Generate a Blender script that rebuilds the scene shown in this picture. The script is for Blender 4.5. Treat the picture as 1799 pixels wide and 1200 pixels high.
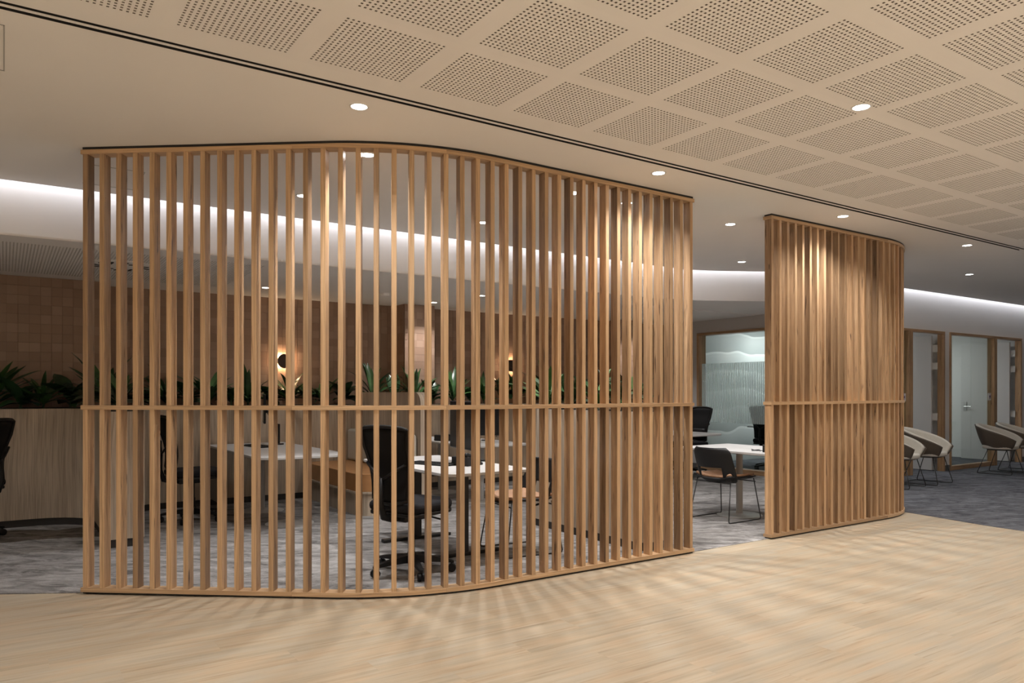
import bpy, math, random
from mathutils import Vector, Matrix
random.seed(7)
PI = math.pi
for o in list(bpy.data.objects): bpy.data.objects.remove(o)
SC = bpy.context.scene
COL = SC.collection

# ------------------------------------------------------------------ camera, world, exposure
TH = math.radians(34.13)              # the building grid is turned by this angle against the view
CT, ST = math.cos(TH), math.sin(TH)
CAM_H = 1.338
cam_d = bpy.data.cameras.new('camera'); cam = bpy.data.objects.new('camera', cam_d); COL.objects.link(cam)
cam.location = (0, 0, CAM_H); cam.rotation_euler = (PI/2, 0, 0)
cam_d.sensor_width = 36.0; cam_d.lens = 1315/1799*36.0; cam_d.shift_y = 89/1799
cam_d.clip_start = .05; cam_d.clip_end = 100
SC.camera = cam
world = bpy.data.worlds.new('world'); SC.world = world; world.use_nodes = True
world.node_tree.nodes['Background'].inputs[0].default_value = (.05, .05, .055, 1)
world.node_tree.nodes['Background'].inputs[1].default_value = .2
SC.view_settings.view_transform = 'Standard'; SC.view_settings.look = 'None'
SC.view_settings.gamma = 1.0; SC.view_settings.use_curve_mapping = False
SC.view_settings.exposure = -0.02
SC.cycles.max_bounces = 7; SC.cycles.diffuse_bounces = 4; SC.cycles.adaptive_threshold = .02; SC.cycles.glossy_bounces = 3
SC.cycles.transparent_max_bounces = 8; SC.cycles.caustics_reflective = False; SC.cycles.caustics_refractive = False
SC.cycles.sample_clamp_indirect = 4.0
SPOT_W = 120.0                          # downlight power
SPOT_COL = (1.0, .98, .955)
COVE_E = 30.0                          # cove strip emission

ZC = 2.962                             # main ceiling
ZL = 2.578                             # lower ceiling over the booths

def W(a, p, z=0.0): return Vector((a*CT - p*ST, a*ST + p*CT, z))
def AP(x, y): return (x*CT + y*ST, -x*ST + y*CT)

# ------------------------------------------------------------------ materials
def mat(name): 
    m = bpy.data.materials.new(name); m.use_nodes = True
    nt = m.node_tree; b = nt.nodes['Principled BSDF']
    return m, nt, b
def N(nt, t, **kw):
    n = nt.nodes.new(t)
    for k, v in kw.items(): setattr(n, k, v)
    return n
def ramp(nt, stops):
    r = N(nt, 'ShaderNodeValToRGB'); el = r.color_ramp.elements
    while len(el) < len(stops): el.new(.5)
    for e, (pos, c) in zip(el, stops):
        e.position = pos; e.color = (*c, 1)
    return r
def L(nt, a, b): nt.links.new(a, b)
def plain(name, col, rough=.5, metal=0.0, spec=.5, noise=0.0, nscale=8.0):
    m, nt, b = mat(name)
    b.inputs['Roughness'].default_value = rough; b.inputs['Metallic'].default_value = metal
    b.inputs['Specular IOR Level'].default_value = spec
    if noise:
        tc = N(nt, 'ShaderNodeTexCoord'); n = N(nt, 'ShaderNodeTexNoise'); n.inputs['Scale'].default_value = nscale
        n.inputs['Detail'].default_value = 4
        L(nt, tc.outputs['Object'], n.inputs['Vector'])
        r = ramp(nt, [(.3, tuple(c*(1-noise) for c in col)), (.7, tuple(min(1, c*(1+noise)) for c in col))])
        L(nt, n.outputs['Fac'], r.inputs['Fac']); L(nt, r.outputs['Color'], b.inputs['Base Color'])
    else:
        b.inputs['Base Color'].default_value = (*col, 1)
    return m
def emit(name, col, s):
    m, nt, b = mat(name)
    b.inputs['Base Color'].default_value = (0, 0, 0, 1)
    b.inputs['Emission Color'].default_value = (*col, 1); b.inputs['Emission Strength'].default_value = s
    return m

def timber(name, dark, mid, light, vein, su=1.1, sv=26.0, vein_amt=.9, rough=.34, var=.46):
    """grain follows UV.u (metres along the piece); every object shifts the pattern"""
    m, nt, b = mat(name)
    uv = N(nt, 'ShaderNodeUVMap'); oi = N(nt, 'ShaderNodeObjectInfo')
    off = N(nt, 'ShaderNodeVectorMath', operation='SCALE'); off.inputs[0].default_value = (37.0, 53.0, 91.0)
    L(nt, oi.outputs['Random'], off.inputs['Scale'])
    add = N(nt, 'ShaderNodeVectorMath', operation='ADD'); L(nt, uv.outputs['UV'], add.inputs[0]); L(nt, off.outputs[0], add.inputs[1])
    # wobble so the lines waver
    wob = N(nt, 'ShaderNodeTexNoise'); wob.inputs['Scale'].default_value = 1.6; wob.inputs['Detail'].default_value = 1
    L(nt, add.outputs[0], wob.inputs['Vector'])
    ws = N(nt, 'ShaderNodeVectorMath', operation='MULTIPLY'); ws.inputs[1].default_value = (0, .06, 0)
    L(nt, wob.outputs['Color'], ws.inputs[0])
    ad2 = N(nt, 'ShaderNodeVectorMath', operation='ADD'); L(nt, add.outputs[0], ad2.inputs[0]); L(nt, ws.outputs[0], ad2.inputs[1])
    sc = N(nt, 'ShaderNodeVectorMath', operation='MULTIPLY'); sc.inputs[1].default_value = (su, sv, 1)
    L(nt, ad2.outputs[0], sc.inputs[0])
    n1 = N(nt, 'ShaderNodeTexNoise'); n1.inputs['Scale'].default_value = 1.0; n1.inputs['Detail'].default_value = 5; n1.inputs['Roughness'].default_value = .62
    L(nt, sc.outputs[0], n1.inputs['Vector'])
    r1 = ramp(nt, [(.28, dark), (.5, mid), (.72, light)]); L(nt, n1.outputs['Fac'], r1.inputs['Fac'])
    # fine pores
    sc2 = N(nt, 'ShaderNodeVectorMath', operation='MULTIPLY'); sc2.inputs[1].default_value = (su*5, sv*9, 1)
    L(nt, ad2.outputs[0], sc2.inputs[0])
    n2 = N(nt, 'ShaderNodeTexNoise'); n2.inputs['Scale'].default_value = 1.0; n2.inputs['Detail'].default_value = 2
    L(nt, sc2.outputs[0], n2.inputs['Vector'])
    r2 = ramp(nt, [(.3, (.72, .70, .68)), (.62, (1.06, 1.05, 1.03))]); L(nt, n2.outputs['Fac'], r2.inputs['Fac'])
    mu = N(nt, 'ShaderNodeMix', data_type='RGBA', blend_type='MULTIPLY'); mu.inputs[0].default_value = 1
    L(nt, r1.outputs['Color'], mu.inputs[6]); L(nt, r2.outputs['Color'], mu.inputs[7])
    # gum veins: short dark lens-shaped streaks
    sc3 = N(nt, 'ShaderNodeVectorMath', operation='MULTIPLY'); sc3.inputs[1].default_value = (su*3.6, sv*2.4, 1)
    L(nt, ad2.outputs[0], sc3.inputs[0])
    n3 = N(nt, 'ShaderNodeTexNoise'); n3.inputs['Scale'].default_value = 1.0; n3.inputs['Detail'].default_value = 3; n3.inputs['Distortion'].default_value = .4
    L(nt, sc3.outputs[0], n3.inputs['Vector'])
    r3 = ramp(nt, [(.635, (0, 0, 0)), (.70, (vein_amt,)*3)]); L(nt, n3.outputs['Fac'], r3.inputs['Fac'])
    mv = N(nt, 'ShaderNodeMix', data_type='RGBA'); L(nt, r3.outputs['Color'], mv.inputs[0])
    L(nt, mu.outputs[2], mv.inputs[6]); mv.inputs[7].default_value = (*vein, 1)
    # board-to-board tone
    rt = ramp(nt, [(0, (1-var, 1-var*1.06, 1-var*1.1)), (.5, (1, 1, 1)), (1, (1+var*.55, 1+var*.5, 1+var*.42))])
    wn = N(nt, 'ShaderNodeTexWhiteNoise', noise_dimensions='1D'); L(nt, oi.outputs['Random'], wn.inputs['W'])
    L(nt, wn.outputs['Value'], rt.inputs['Fac'])
    mt = N(nt, 'ShaderNodeMix', data_type='RGBA', blend_type='MULTIPLY'); mt.inputs[0].default_value = 1
    L(nt, mv.outputs[2], mt.inputs[6]); L(nt, rt.outputs['Color'], mt.inputs[7])
    L(nt, mt.outputs[2], b.inputs['Base Color'])
    b.inputs['Roughness'].default_value = rough; b.inputs['Specular IOR Level'].default_value = .45
    bp = N(nt, 'ShaderNodeBump'); bp.inputs['Strength'].default_value = .06; bp.inputs['Distance'].default_value = .002
    L(nt, n2.outputs['Fac'], bp.inputs['Height']); L(nt, bp.outputs['Normal'], b.inputs['Normal'])
    return m

M = {}
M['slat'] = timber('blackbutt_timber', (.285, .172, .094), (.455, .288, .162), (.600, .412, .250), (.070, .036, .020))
M['slat_edge_lit'] = timber('blackbutt_edge_grain_lit', (.410, .258, .142), (.585, .392, .232), (.690, .490, .305), (.20, .11, .06), su=.5, sv=60, vein_amt=.5, var=.28)  # edge grain, fewer veins; lighter tone also paints front light onto fronts and rails
M['frame_wood'] = timber('joinery_timber', (.30, .18, .095), (.45, .285, .16), (.57, .375, .22), (.14, .08, .05), var=.2)
M['veneer'] = timber('pale_veneer', (.38, .31, .24), (.50, .42, .335), (.58, .50, .41), (.30, .24, .18), su=.5, sv=10, vein_amt=.25, rough=.5, var=.1)

def vinyl(name):
    m, nt, b = mat(name)
    tc = N(nt, 'ShaderNodeTexCoord'); oi = N(nt, 'ShaderNodeObjectInfo')
    off = N(nt, 'ShaderNodeVectorMath', operation='SCALE'); off.inputs[0].default_value = (41.0, 67.0, 13.0); L(nt, oi.outputs['Random'], off.inputs['Scale'])
    add = N(nt, 'ShaderNodeVectorMath', operation='ADD'); L(nt, tc.outputs['Object'], add.inputs[0]); L(nt, off.outputs[0], add.inputs[1])
    sc = N(nt, 'ShaderNodeVectorMath', operation='MULTIPLY'); sc.inputs[1].default_value = (.75, 22, 1); L(nt, add.outputs[0], sc.inputs[0])
    n1 = N(nt, 'ShaderNodeTexNoise'); n1.inputs['Scale'].default_value = 1; n1.inputs['Detail'].default_value = 6; n1.inputs['Roughness'].default_value = .6; n1.inputs['Distortion'].default_value = .5
    L(nt, sc.outputs[0], n1.inputs['Vector'])
    r1 = ramp(nt, [(.25, (.360, .288, .200)), (.48, (.450, .368, .264)), (.75, (.520, .437, .328))]); L(nt, n1.outputs['Fac'], r1.inputs['Fac'])
    sc2 = N(nt, 'ShaderNodeVectorMath', operation='MULTIPLY'); sc2.inputs[1].default_value = (2.2, 48, 1); L(nt, add.outputs[0], sc2.inputs[0])
    n2 = N(nt, 'ShaderNodeTexNoise'); n2.inputs['Scale'].default_value = 1; n2.inputs['Detail'].default_value = 3; L(nt, sc2.outputs[0], n2.inputs['Vector'])
    r2 = ramp(nt, [(.25, (.74, .68, .62)), (.40, (1, 1, 1))]); L(nt, n2.outputs['Fac'], r2.inputs['Fac'])
    sc3 = N(nt, 'ShaderNodeVectorMath', operation='MULTIPLY'); sc3.inputs[1].default_value = (2.6, 11, 1); L(nt, add.outputs[0], sc3.inputs[0])
    n3 = N(nt, 'ShaderNodeTexNoise'); n3.inputs['Scale'].default_value = 1; n3.inputs['Detail'].default_value = 2; L(nt, sc3.outputs[0], n3.inputs['Vector'])
    r3 = ramp(nt, [(.32, (1.05, .985, .94)), (.5, (1, 1, 1)), (.68, (.955, 1.0, 1.06))]); L(nt, n3.outputs['Fac'], r3.inputs['Fac'])
    mh = N(nt, 'ShaderNodeMix', data_type='RGBA', blend_type='MULTIPLY'); mh.inputs[0].default_value = 1
    L(nt, r1.outputs['Color'], mh.inputs[6]); L(nt, r3.outputs['Color'], mh.inputs[7])
    mu = N(nt, 'ShaderNodeMix', data_type='RGBA', blend_type='MULTIPLY'); mu.inputs[0].default_value = 1
    L(nt, mh.outputs[2], mu.inputs[6]); L(nt, r2.outputs['Color'], mu.inputs[7])
    rt = ramp(nt, [(0, (.985, .982, .978)), (1, (1.015, 1.015, 1.015))]); L(nt, oi.outputs['Random'], rt.inputs['Fac'])
    mt = N(nt, 'ShaderNodeMix', data_type='RGBA', blend_type='MULTIPLY'); mt.inputs[0].default_value = 1
    L(nt, mu.outputs[2], mt.inputs[6]); L(nt, rt.outputs['Color'], mt.inputs[7]); L(nt, mt.outputs[2], b.inputs['Base Color'])
    b.inputs['Roughness'].default_value = .46; b.inputs['Specular IOR Level'].default_value = .35
    return m
M['vinyl'] = vinyl('vinyl_oak')

def carpet(name, dark, mid, light):
    m, nt, b = mat(name)
    tc = N(nt, 'ShaderNodeTexCoord')
    sc = N(nt, 'ShaderNodeVectorMath', operation='MULTIPLY'); sc.inputs[1].default_value = (2.4, 5.5, 1); L(nt, tc.outputs['Object'], sc.inputs[0])
    n1 = N(nt, 'ShaderNodeTexNoise'); n1.inputs['Scale'].default_value = 1.3; n1.inputs['Detail'].default_value = 9; n1.inputs['Roughness'].default_value = .74; n1.inputs['Distortion'].default_value = 1.1
    L(nt, sc.outputs[0], n1.inputs['Vector'])
    r1 = ramp(nt, [(.36, dark), (.5, mid), (.66, light)]); L(nt, n1.outputs['Fac'], r1.inputs['Fac'])
    n2 = N(nt, 'ShaderNodeTexNoise'); n2.inputs['Scale'].default_value = 260; n2.inputs['Detail'].default_value = 1
    L(nt, tc.outputs['Object'], n2.inputs['Vector'])
    r2 = ramp(nt, [(.3, (.75, .75, .75)), (.7, (1.15, 1.15, 1.15))]); L(nt, n2.outputs['Fac'], r2.inputs['Fac'])
    mu = N(nt, 'ShaderNodeMix', data_type='RGBA', blend_type='MULTIPLY'); mu.inputs[0].default_value = 1
    L(nt, r1.outputs['Color'], mu.inputs[6]); L(nt, r2.outputs['Color'], mu.inputs[7]); L(nt, mu.outputs[2], b.inputs['Base Color'])
    b.inputs['Roughness'].default_value = .95; b.inputs['Specular IOR Level'].default_value = .1
    return m
M['carpet'] = carpet('grey_carpet', (.10, .093, .09), (.25, .238, .232), (.40, .385, .375))
M['carpet_dark'] = carpet('blue_grey_carpet', (.045, .046, .054), (.115, .117, .130), (.20, .203, .222))

M['ceiling'] = plain('ceiling_paint', (.87, .85, .84), .85, noise=.012, nscale=1.5)
M['paint'] = plain('white_wall_paint', (.78, .775, .775), .8, noise=.012, nscale=1.5)
M['grey_paint'] = plain('grey_wall_paint', (.52, .505, .50), .8, noise=.02, nscale=2)
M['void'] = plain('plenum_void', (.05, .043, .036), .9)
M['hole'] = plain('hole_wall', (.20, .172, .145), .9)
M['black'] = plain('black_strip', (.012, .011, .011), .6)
M['skirting'] = plain('skirting_grey', (.10, .10, .105), .5)
M['skirt_dark'] = plain('kick_board', (.03, .028, .027), .5)
M['white_metal'] = plain('white_powder_coat', (.80, .80, .80), .4)
M['grey_metal'] = plain('grey_powder_coat', (.42, .41, .40), .4)
M['black_metal'] = plain('black_wire', (.012, .012, .013), .35)
M['black_plastic'] = plain('black_plastic', (.013, .013, .014), .48, spec=.3)
M['black_fabric'] = plain('black_fabric', (.017, .017, .020), .9, spec=.15, noise=.25, nscale=140)
M['black_mesh'] = plain('black_mesh', (.010, .010, .011), .7, spec=.2)
M['tan'] = plain('tan_leather', (.43, .215, .085), .42, noise=.06, nscale=12)
M['tan_seat'] = plain('tan_seat', (.36, .20, .115), .6, noise=.06, nscale=12)
M['cream'] = plain('cream_upholstery', (.50, .47, .405), .8, noise=.05, nscale=60)
M['tub_inner'] = plain('oatmeal_upholstery', (.60, .565, .50), .85, noise=.06, nscale=80)
M['tub_outer'] = plain('taupe_upholstery', (.105, .082, .063), .85, noise=.08, nscale=80)
M['desk'] = plain('desk_laminate', (.48, .47, .465), .45)
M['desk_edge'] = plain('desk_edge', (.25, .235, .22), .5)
M['soil'] = plain('soil', (.012, .010, .008), .95, noise=.3, nscale=30)
M['leaf'] = plain('leaf_green', (.032, .082, .026), .32, noise=.45, nscale=9)
M['leaf_dark'] = plain('leaf_dark', (.022, .058, .022), .30, noise=.4, nscale=9)
M['leaf_light'] = plain('leaf_light', (.060, .14, .042), .35, noise=.4, nscale=9)
M['bronze'] = plain('dark_bronze', (.055, .035, .027), .38, metal=.3)
M['screen'] = plain('screen_glass', (.010, .011, .013), .15)
M['door'] = plain('door_paint', (.66, .655, .66), .45)
M['chrome'] = plain('satin_steel', (.55, .55, .55), .3, metal=1.0)
M['plaque'] = plain('plaque_white', (.80, .80, .82), .4)
M['plaque_mark'] = plain('plaque_purple', (.10, .07, .22), .4)
M['lens'] = emit('downlight_lens', (1, .96, .90), 30.0)
M['cove'] = emit('cove_led', (.93, .94, 1.0), COVE_E)
M['sconce_glow'] = emit('sconce_glow', (1, .62, .33), 22.0)
M['room_light'] = emit('room_panel', (.96, 1.0, 1.0), 40.0)
M['room_light_dim'] = emit('room_panel_dim', (.97, 1.0, .97), 27.0)
for k_ in ('lens', 'sconce_glow'): M[k_].cycles.emission_sampling = 'NONE'   # the lamps beside them carry the light

def tile_mat():
    m, nt, b = mat('terracotta_tile')
    oi = N(nt, 'ShaderNodeObjectInfo'); g = N(nt, 'ShaderNodeNewGeometry'); at = N(nt, 'ShaderNodeTexCoord')
    ad = N(nt, 'ShaderNodeMath', operation='ADD'); L(nt, oi.outputs['Random'], ad.inputs[0]); L(nt, g.outputs['Random Per Island'], ad.inputs[1])
    fr = N(nt, 'ShaderNodeMath', operation='FRACT'); L(nt, ad.outputs[0], fr.inputs[0])
    r = ramp(nt, [(0, (.285, .180, .127)), (.35, (.310, .198, .141)), (.7, (.330, .217, .156)), (1, (.365, .247, .182))])
    L(nt, fr.outputs[0], r.inputs['Fac']); L(nt, r.outputs['Color'], b.inputs['Base Color'])
    n = N(nt, 'ShaderNodeTexNoise'); n.inputs['Scale'].default_value = 25; L(nt, at.outputs['Object'], n.inputs['Vector'])
    bp = N(nt, 'ShaderNodeBump'); bp.inputs['Strength'].default_value = .15; bp.inputs['Distance'].default_value = .004
    L(nt, n.outputs['Fac'], bp.inputs['Height']); L(nt, bp.outputs['Normal'], b.inputs['Normal'])
    b.inputs['Roughness'].default_value = .38
    return m
M['tile'] = tile_mat()
M['grout'] = plain('grout', (.25, .165, .12), .9)

def glass_mat(name, tint, gloss=.08):
    m = bpy.data.materials.new(name); m.use_nodes = True; nt = m.node_tree; nt.nodes.clear()
    out = N(nt, 'ShaderNodeOutputMaterial'); tr = N(nt, 'ShaderNodeBsdfTransparent'); gl = N(nt, 'ShaderNodeBsdfGlossy')
    tr.inputs[0].default_value = (*tint, 1); gl.inputs['Roughness'].default_value = .02
    lw = N(nt, 'ShaderNodeLayerWeight'); lw.inputs['Blend'].default_value = .5
    pw = N(nt, 'ShaderNodeMath', operation='POWER'); pw.inputs[1].default_value = 5; L(nt, lw.outputs['Facing'], pw.inputs[0])
    fr = N(nt, 'ShaderNodeMath', operation='MULTIPLY_ADD'); fr.inputs[1].default_value = .8; fr.inputs[2].default_value = .03; L(nt, pw.outputs[0], fr.inputs[0])
    mx = N(nt, 'ShaderNodeMixShader'); L(nt, fr.outputs[0], mx.inputs[0]); L(nt, tr.outputs[0], mx.inputs[1]); L(nt, gl.outputs[0], mx.inputs[2])
    L(nt, mx.outputs[0], out.inputs[0]); return m
M['glass'] = glass_mat('clear_glass', (.935, .968, .95))
def film_mat():
    m = bpy.data.materials.new('ribbed_film'); m.use_nodes = True; nt = m.node_tree; nt.nodes.clear()
    out = N(nt, 'ShaderNodeOutputMaterial'); tr = N(nt, 'ShaderNodeBsdfTransparent'); df = N(nt, 'ShaderNodeBsdfTranslucent'); d2 = N(nt, 'ShaderNodeBsdfDiffuse')
    tc = N(nt, 'ShaderNodeTexCoord'); w = N(nt, 'ShaderNodeTexWave'); w.bands_direction = 'Y'; w.inputs['Scale'].default_value = 9.0
    L(nt, tc.outputs['Object'], w.inputs['Vector'])
    r = ramp(nt, [(.2, (.24,)*3), (.8, (.50,)*3)]); L(nt, w.outputs['Fac'], r.inputs['Fac'])
    tr.inputs[0].default_value = (.92, .95, .945, 1)
    df.inputs[0].default_value = (.82, .84, .835, 1); d2.inputs[0].default_value = (.72, .74, .735, 1)
    m0 = N(nt, 'ShaderNodeMixShader'); m0.inputs[0].default_value = .35; L(nt, df.outputs[0], m0.inputs[1]); L(nt, d2.outputs[0], m0.inputs[2])
    m1 = N(nt, 'ShaderNodeMixShader'); L(nt, r.outputs['Color'], m1.inputs[0]); L(nt, tr.outputs[0], m1.inputs[1]); L(nt, m0.outputs[0], m1.inputs[2])
    L(nt, m1.outputs[0], out.inputs[0]); return m
M['film'] = film_mat()
def mural_mat():
    m, nt, b = mat('wave_mural')
    tc = N(nt, 'ShaderNodeTexCoord'); sp = N(nt, 'ShaderNodeSeparateXYZ'); L(nt, tc.outputs['Object'], sp.inputs[0])
    n = N(nt, 'ShaderNodeTexNoise'); n.inputs['Scale'].default_value = 1.3; n.inputs['Detail'].default_value = 1
    sc = N(nt, 'ShaderNodeVectorMath', operation='MULTIPLY'); sc.inputs[1].default_value = (.95, 1, .5); L(nt, tc.outputs['Object'], sc.inputs[0]); L(nt, sc.outputs[0], n.inputs['Vector'])
    ma = N(nt, 'ShaderNodeMath', operation='MULTIPLY_ADD'); ma.inputs[1].default_value = .34; L(nt, n.outputs['Fac'], ma.inputs[0]); L(nt, sp.outputs['Z'], ma.inputs[2])
    ml = N(nt, 'ShaderNodeMath', operation='MULTIPLY'); ml.inputs[1].default_value = 2.7; L(nt, ma.outputs[0], ml.inputs[0])
    fr = N(nt, 'ShaderNodeMath', operation='FRACT'); L(nt, ml.outputs[0], fr.inputs[0])
    r = ramp(nt, [(0, (.80, .82, .82)), (.10, (.84, .86, .86)), (.13, (.42, .45, .45)), (.6, (.54, .57, .57)), (.95, (.66, .69, .69))])
    L(nt, fr.outputs[0], r.inputs['Fac']); L(nt, r.outputs['Color'], b.inputs['Base Color']); b.inputs['Roughness'].default_value = .7
    return m
M['mural'] = mural_mat()

# ------------------------------------------------------------------ mesh helpers
class MB:
    def __init__(s): s.v = []; s.f = []; s.uv = []
    def add(s, vs, fs, uvs=None):
        k = len(s.v); s.v += [tuple(v) for v in vs]
        for i, f in enumerate(fs):
            s.f.append([k+j for j in f]); s.uv.append(uvs[i] if uvs else None)
    def box(s, x0, x1, y0, y1, z0, z1, grain='z'):
        vs = [(x0,y0,z0),(x1,y0,z0),(x1,y1,z0),(x0,y1,z0),(x0,y0,z1),(x1,y0,z1),(x1,y1,z1),(x0,y1,z1)]
        fs = [(3,2,1,0),(4,5,6,7),(0,1,5,4),(1,2,6,5),(2,3,7,6),(3,0,4,7)]
        ax = {'x':0,'y':1,'z':2}[grain]; ot = [i for i in range(3) if i != ax]
        uvs = [[(vs[j][ax], vs[j][ot[0]]+vs[j][ot[1]]*1.37) for j in f] for f in fs]
        s.add(vs, fs, uvs); return s
    def prism(s, poly, z0, z1, cap=True):
        n = len(poly); vs = [(x,y,z0) for x,y in poly] + [(x,y,z1) for x,y in poly]
        per = [0]
        for i in range(n):
            q = poly[(i+1) % n]; per.append(per[-1]+math.hypot(q[0]-poly[i][0], q[1]-poly[i][1]))
        fs = []; uvs = []
        for i in range(n):
            j = (i+1) % n; fs.append((i, j, n+j, n+i)); uvs.append([(z0,per[i]),(z0,per[i+1]),(z1,per[i+1]),(z1,per[i])])
        if cap:
            fs += [tuple(range(n-1,-1,-1)), tuple(range(n,2*n))]
            uvs += [[poly[i] for i in range(n-1,-1,-1)], [poly[i] for i in range(n)]]
        s.add(vs, fs, uvs); return s
    def tube(s, pts, r, n=8, closed=False, caps=True):
        pts = [Vector(p) for p in pts]; m = len(pts); rings = []
        up = Vector((0,0,1)); prev = None
        for i in range(m):
            if closed: t = pts[(i+1)%m]-pts[i-1]
            else: t = pts[min(i+1,m-1)]-pts[max(i-1,0)]
            t.normalize()
            if prev is None:
                u = t.cross(up)
                if u.length < .05: u = t.cross(Vector((1,0,0)))
            else: u = prev - t*prev.dot(t)
            u.normalize(); prev = u; w = t.cross(u)
            rr = r[i] if isinstance(r, (list,tuple)) else r
            rings.append([pts[i]+(u*math.cos(2*PI*k/n)+w*math.sin(2*PI*k/n))*rr for k in range(n)])
        vs = [v for ring in rings for v in ring]; fs = []
        for i in range(m if closed else m-1):
            j = (i+1) % m
            for k in range(n):
                l = (k+1) % n; fs.append((i*n+k, i*n+l, j*n+l, j*n+k))
        if caps and not closed:
            fs += [tuple(range(n-1,-1,-1)), tuple(range((m-1)*n, m*n))]
        s.add(vs, fs); return s
    def lathe(s, prof, n=24, c=(0,0,0), axis='z'):
        vs = []; m = len(prof)
        for r, h in prof:
            for k in range(n):
                a = 2*PI*k/n; q = (r*math.cos(a), r*math.sin(a), h)
                if axis == 'y': q = (q[0], q[2], q[1])
                if axis == 'x': q = (q[2], q[0], q[1])
                vs.append((c[0]+q[0], c[1]+q[1], c[2]+q[2]))
        fs = []
        for i in range(m-1):
            for k in range(n):
                l = (k+1) % n; fs.append((i*n+k, i*n+l, (i+1)*n+l, (i+1)*n+k))
        fs += [tuple(range(n-1,-1,-1)), tuple(range((m-1)*n, m*n))]
        s.add(vs, fs); return s
    def grid(s, rows, closed_u=False, skip=None):
        m = len(rows); n = len(rows[0]); vs = [v for r in rows for v in r]; fs = []
        for i in range(m-1):
            for k in range(n if closed_u else n-1):
                if skip and skip(i, k): continue
                l = (k+1) % n; fs.append((i*n+k, i*n+l, (i+1)*n+l, (i+1)*n+k))
        s.add(vs, fs); return s
    def mesh(s, name, m, smooth=False):
        me = bpy.data.meshes.new(name); me.from_pydata(s.v, [], s.f); me.materials.append(m)
        uvl = me.uv_layers.new(name='UVMap'); li = 0
        for fi, f in enumerate(s.f):
            u = s.uv[fi]
            for j in range(len(f)):
                uvl.data[li].uv = u[j] if u else (s.v[f[j]][2], s.v[f[j]][0]+s.v[f[j]][1]); li += 1
        if smooth:
            for p in me.polygons: p.use_smooth = True
        me.update(); return me
    def build(s, name, m, parent=None, smooth=False, loc=(0,0,0), rz=0.0, bevel=0, solid=0, sub=0, seg=2, auto=None):
        me = s.mesh(name, m, smooth or auto is not None or bool(bevel))
        if auto is not None or bevel:
            me.set_sharp_from_angle(angle=math.radians(auto or 40))
        o = bpy.data.objects.new(name, me); COL.objects.link(o); o.parent = parent; o.location = loc; o.rotation_euler = (0,0,rz)
        if solid:
            d = o.modifiers.new('solid','SOLIDIFY'); d.thickness = solid; d.offset = 0
        if bevel:
            d = o.modifiers.new('bevel','BEVEL'); d.width = bevel; d.segments = seg; d.limit_method = 'ANGLE'; d.angle_limit = math.radians(50)
        if sub:
            d = o.modifiers.new('sub','SUBSURF'); d.levels = sub; d.render_levels = sub
        return o
def link(me, name, parent=None, loc=(0,0,0), rot=(0,0,0), scale=(1,1,1)):
    o = bpy.data.objects.new(name, me); COL.objects.link(o); o.parent = parent
    o.location = loc; o.rotation_euler = rot; o.scale = scale; return o
def tag(o, label, cat, group=None):
    o['label'] = label; o['category'] = cat
    if group: o['group'] = group
    return o
def thing(name, label, cat, a=None, p=None, z=0.0, rz=0.0, group=None, loc=None):
    o = bpy.data.objects.new(name, None); COL.objects.link(o); o.empty_display_size = .1
    o.location = W(a, p, z) if loc is None else loc; o.rotation_euler = (0,0,TH+rz)
    return tag(o, label, cat, group)
def struct(o): o['kind'] = 'structure'; return o
def copy_tree(o, parent=None):
    c = o.copy(); COL.objects.link(c)
    if parent is not None: c.parent = parent
    for ch in list(o.children): copy_tree(ch, c)
    return c
def inset(poly, d):
    """shrink a counter-clockwise polygon by d"""
    n = len(poly); out = []
    for i in range(n):
        p0, p1, p2 = Vector(poly[i-1]), Vector(poly[i]), Vector(poly[(i+1)%n])
        e1 = (p1-p0).normalized(); e2 = (p2-p1).normalized()
        n1 = Vector((-e1.y, e1.x)); n2 = Vector((-e2.y, e2.x)); b = (n1+n2)
        if b.length < 1e-6: b = n1
        b.normalize(); k = max(.4, b.dot(n1)); q = p1 + b*(d/k); out.append((q.x, q.y))
    return out
def rrect(x0, x1, y0, y1, r, n=6):
    """rounded rectangle, counter-clockwise; r = radius or four radii (x1y1, x0y1, x0y0, x1y0)"""
    if not isinstance(r, (list,tuple)): r = [r]*4
    cs = [(x1-r[0],y1-r[0],0,r[0]),(x0+r[1],y1-r[1],1,r[1]),(x0+r[2],y0+r[2],2,r[2]),(x1-r[3],y0+r[3],3,r[3])]
    out = []
    for cx, cy, q, rr in cs:
        if rr < 1e-4: out.append((cx,cy)); continue
        for k in range(n+1):
            t = PI/2*(q+k/n); out.append((cx+rr*math.cos(t), cy+rr*math.sin(t)))
    return out

# ------------------------------------------------------------------ the screens' curved line (world x, y of the front edge)
class Path:
    """straight, arc (left turn), straight"""
    def __init__(s, x, y, ang, l1, R, turn, l2):
        s.p0 = Vector((x,y)); s.a0 = ang; s.l1 = l1; s.R = R; s.turn = turn; s.l2 = l2
        s.la = R*turn; s.len = l1+s.la+l2
    def at(s, u, off=0.0):
        """point at arc length u, moved back from the front edge by off; and its tangent angle"""
        d0 = Vector((math.cos(s.a0), math.sin(s.a0)))
        if u <= s.l1: p = s.p0+d0*u; a = s.a0
        else:
            p = s.p0+d0*s.l1; v = min(u-s.l1, s.la); a = s.a0+v/s.R
            c = p+Vector((-d0.y, d0.x))*s.R
            p = c+Vector((math.sin(a), -math.cos(a)))*s.R
            if u > s.l1+s.la: p = p+Vector((math.cos(a), math.sin(a)))*(u-s.l1-s.la)
        return p+Vector((-math.sin(a), math.cos(a)))*off, a
PF = 4.30
A1 = -math.radians(4.4)
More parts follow.
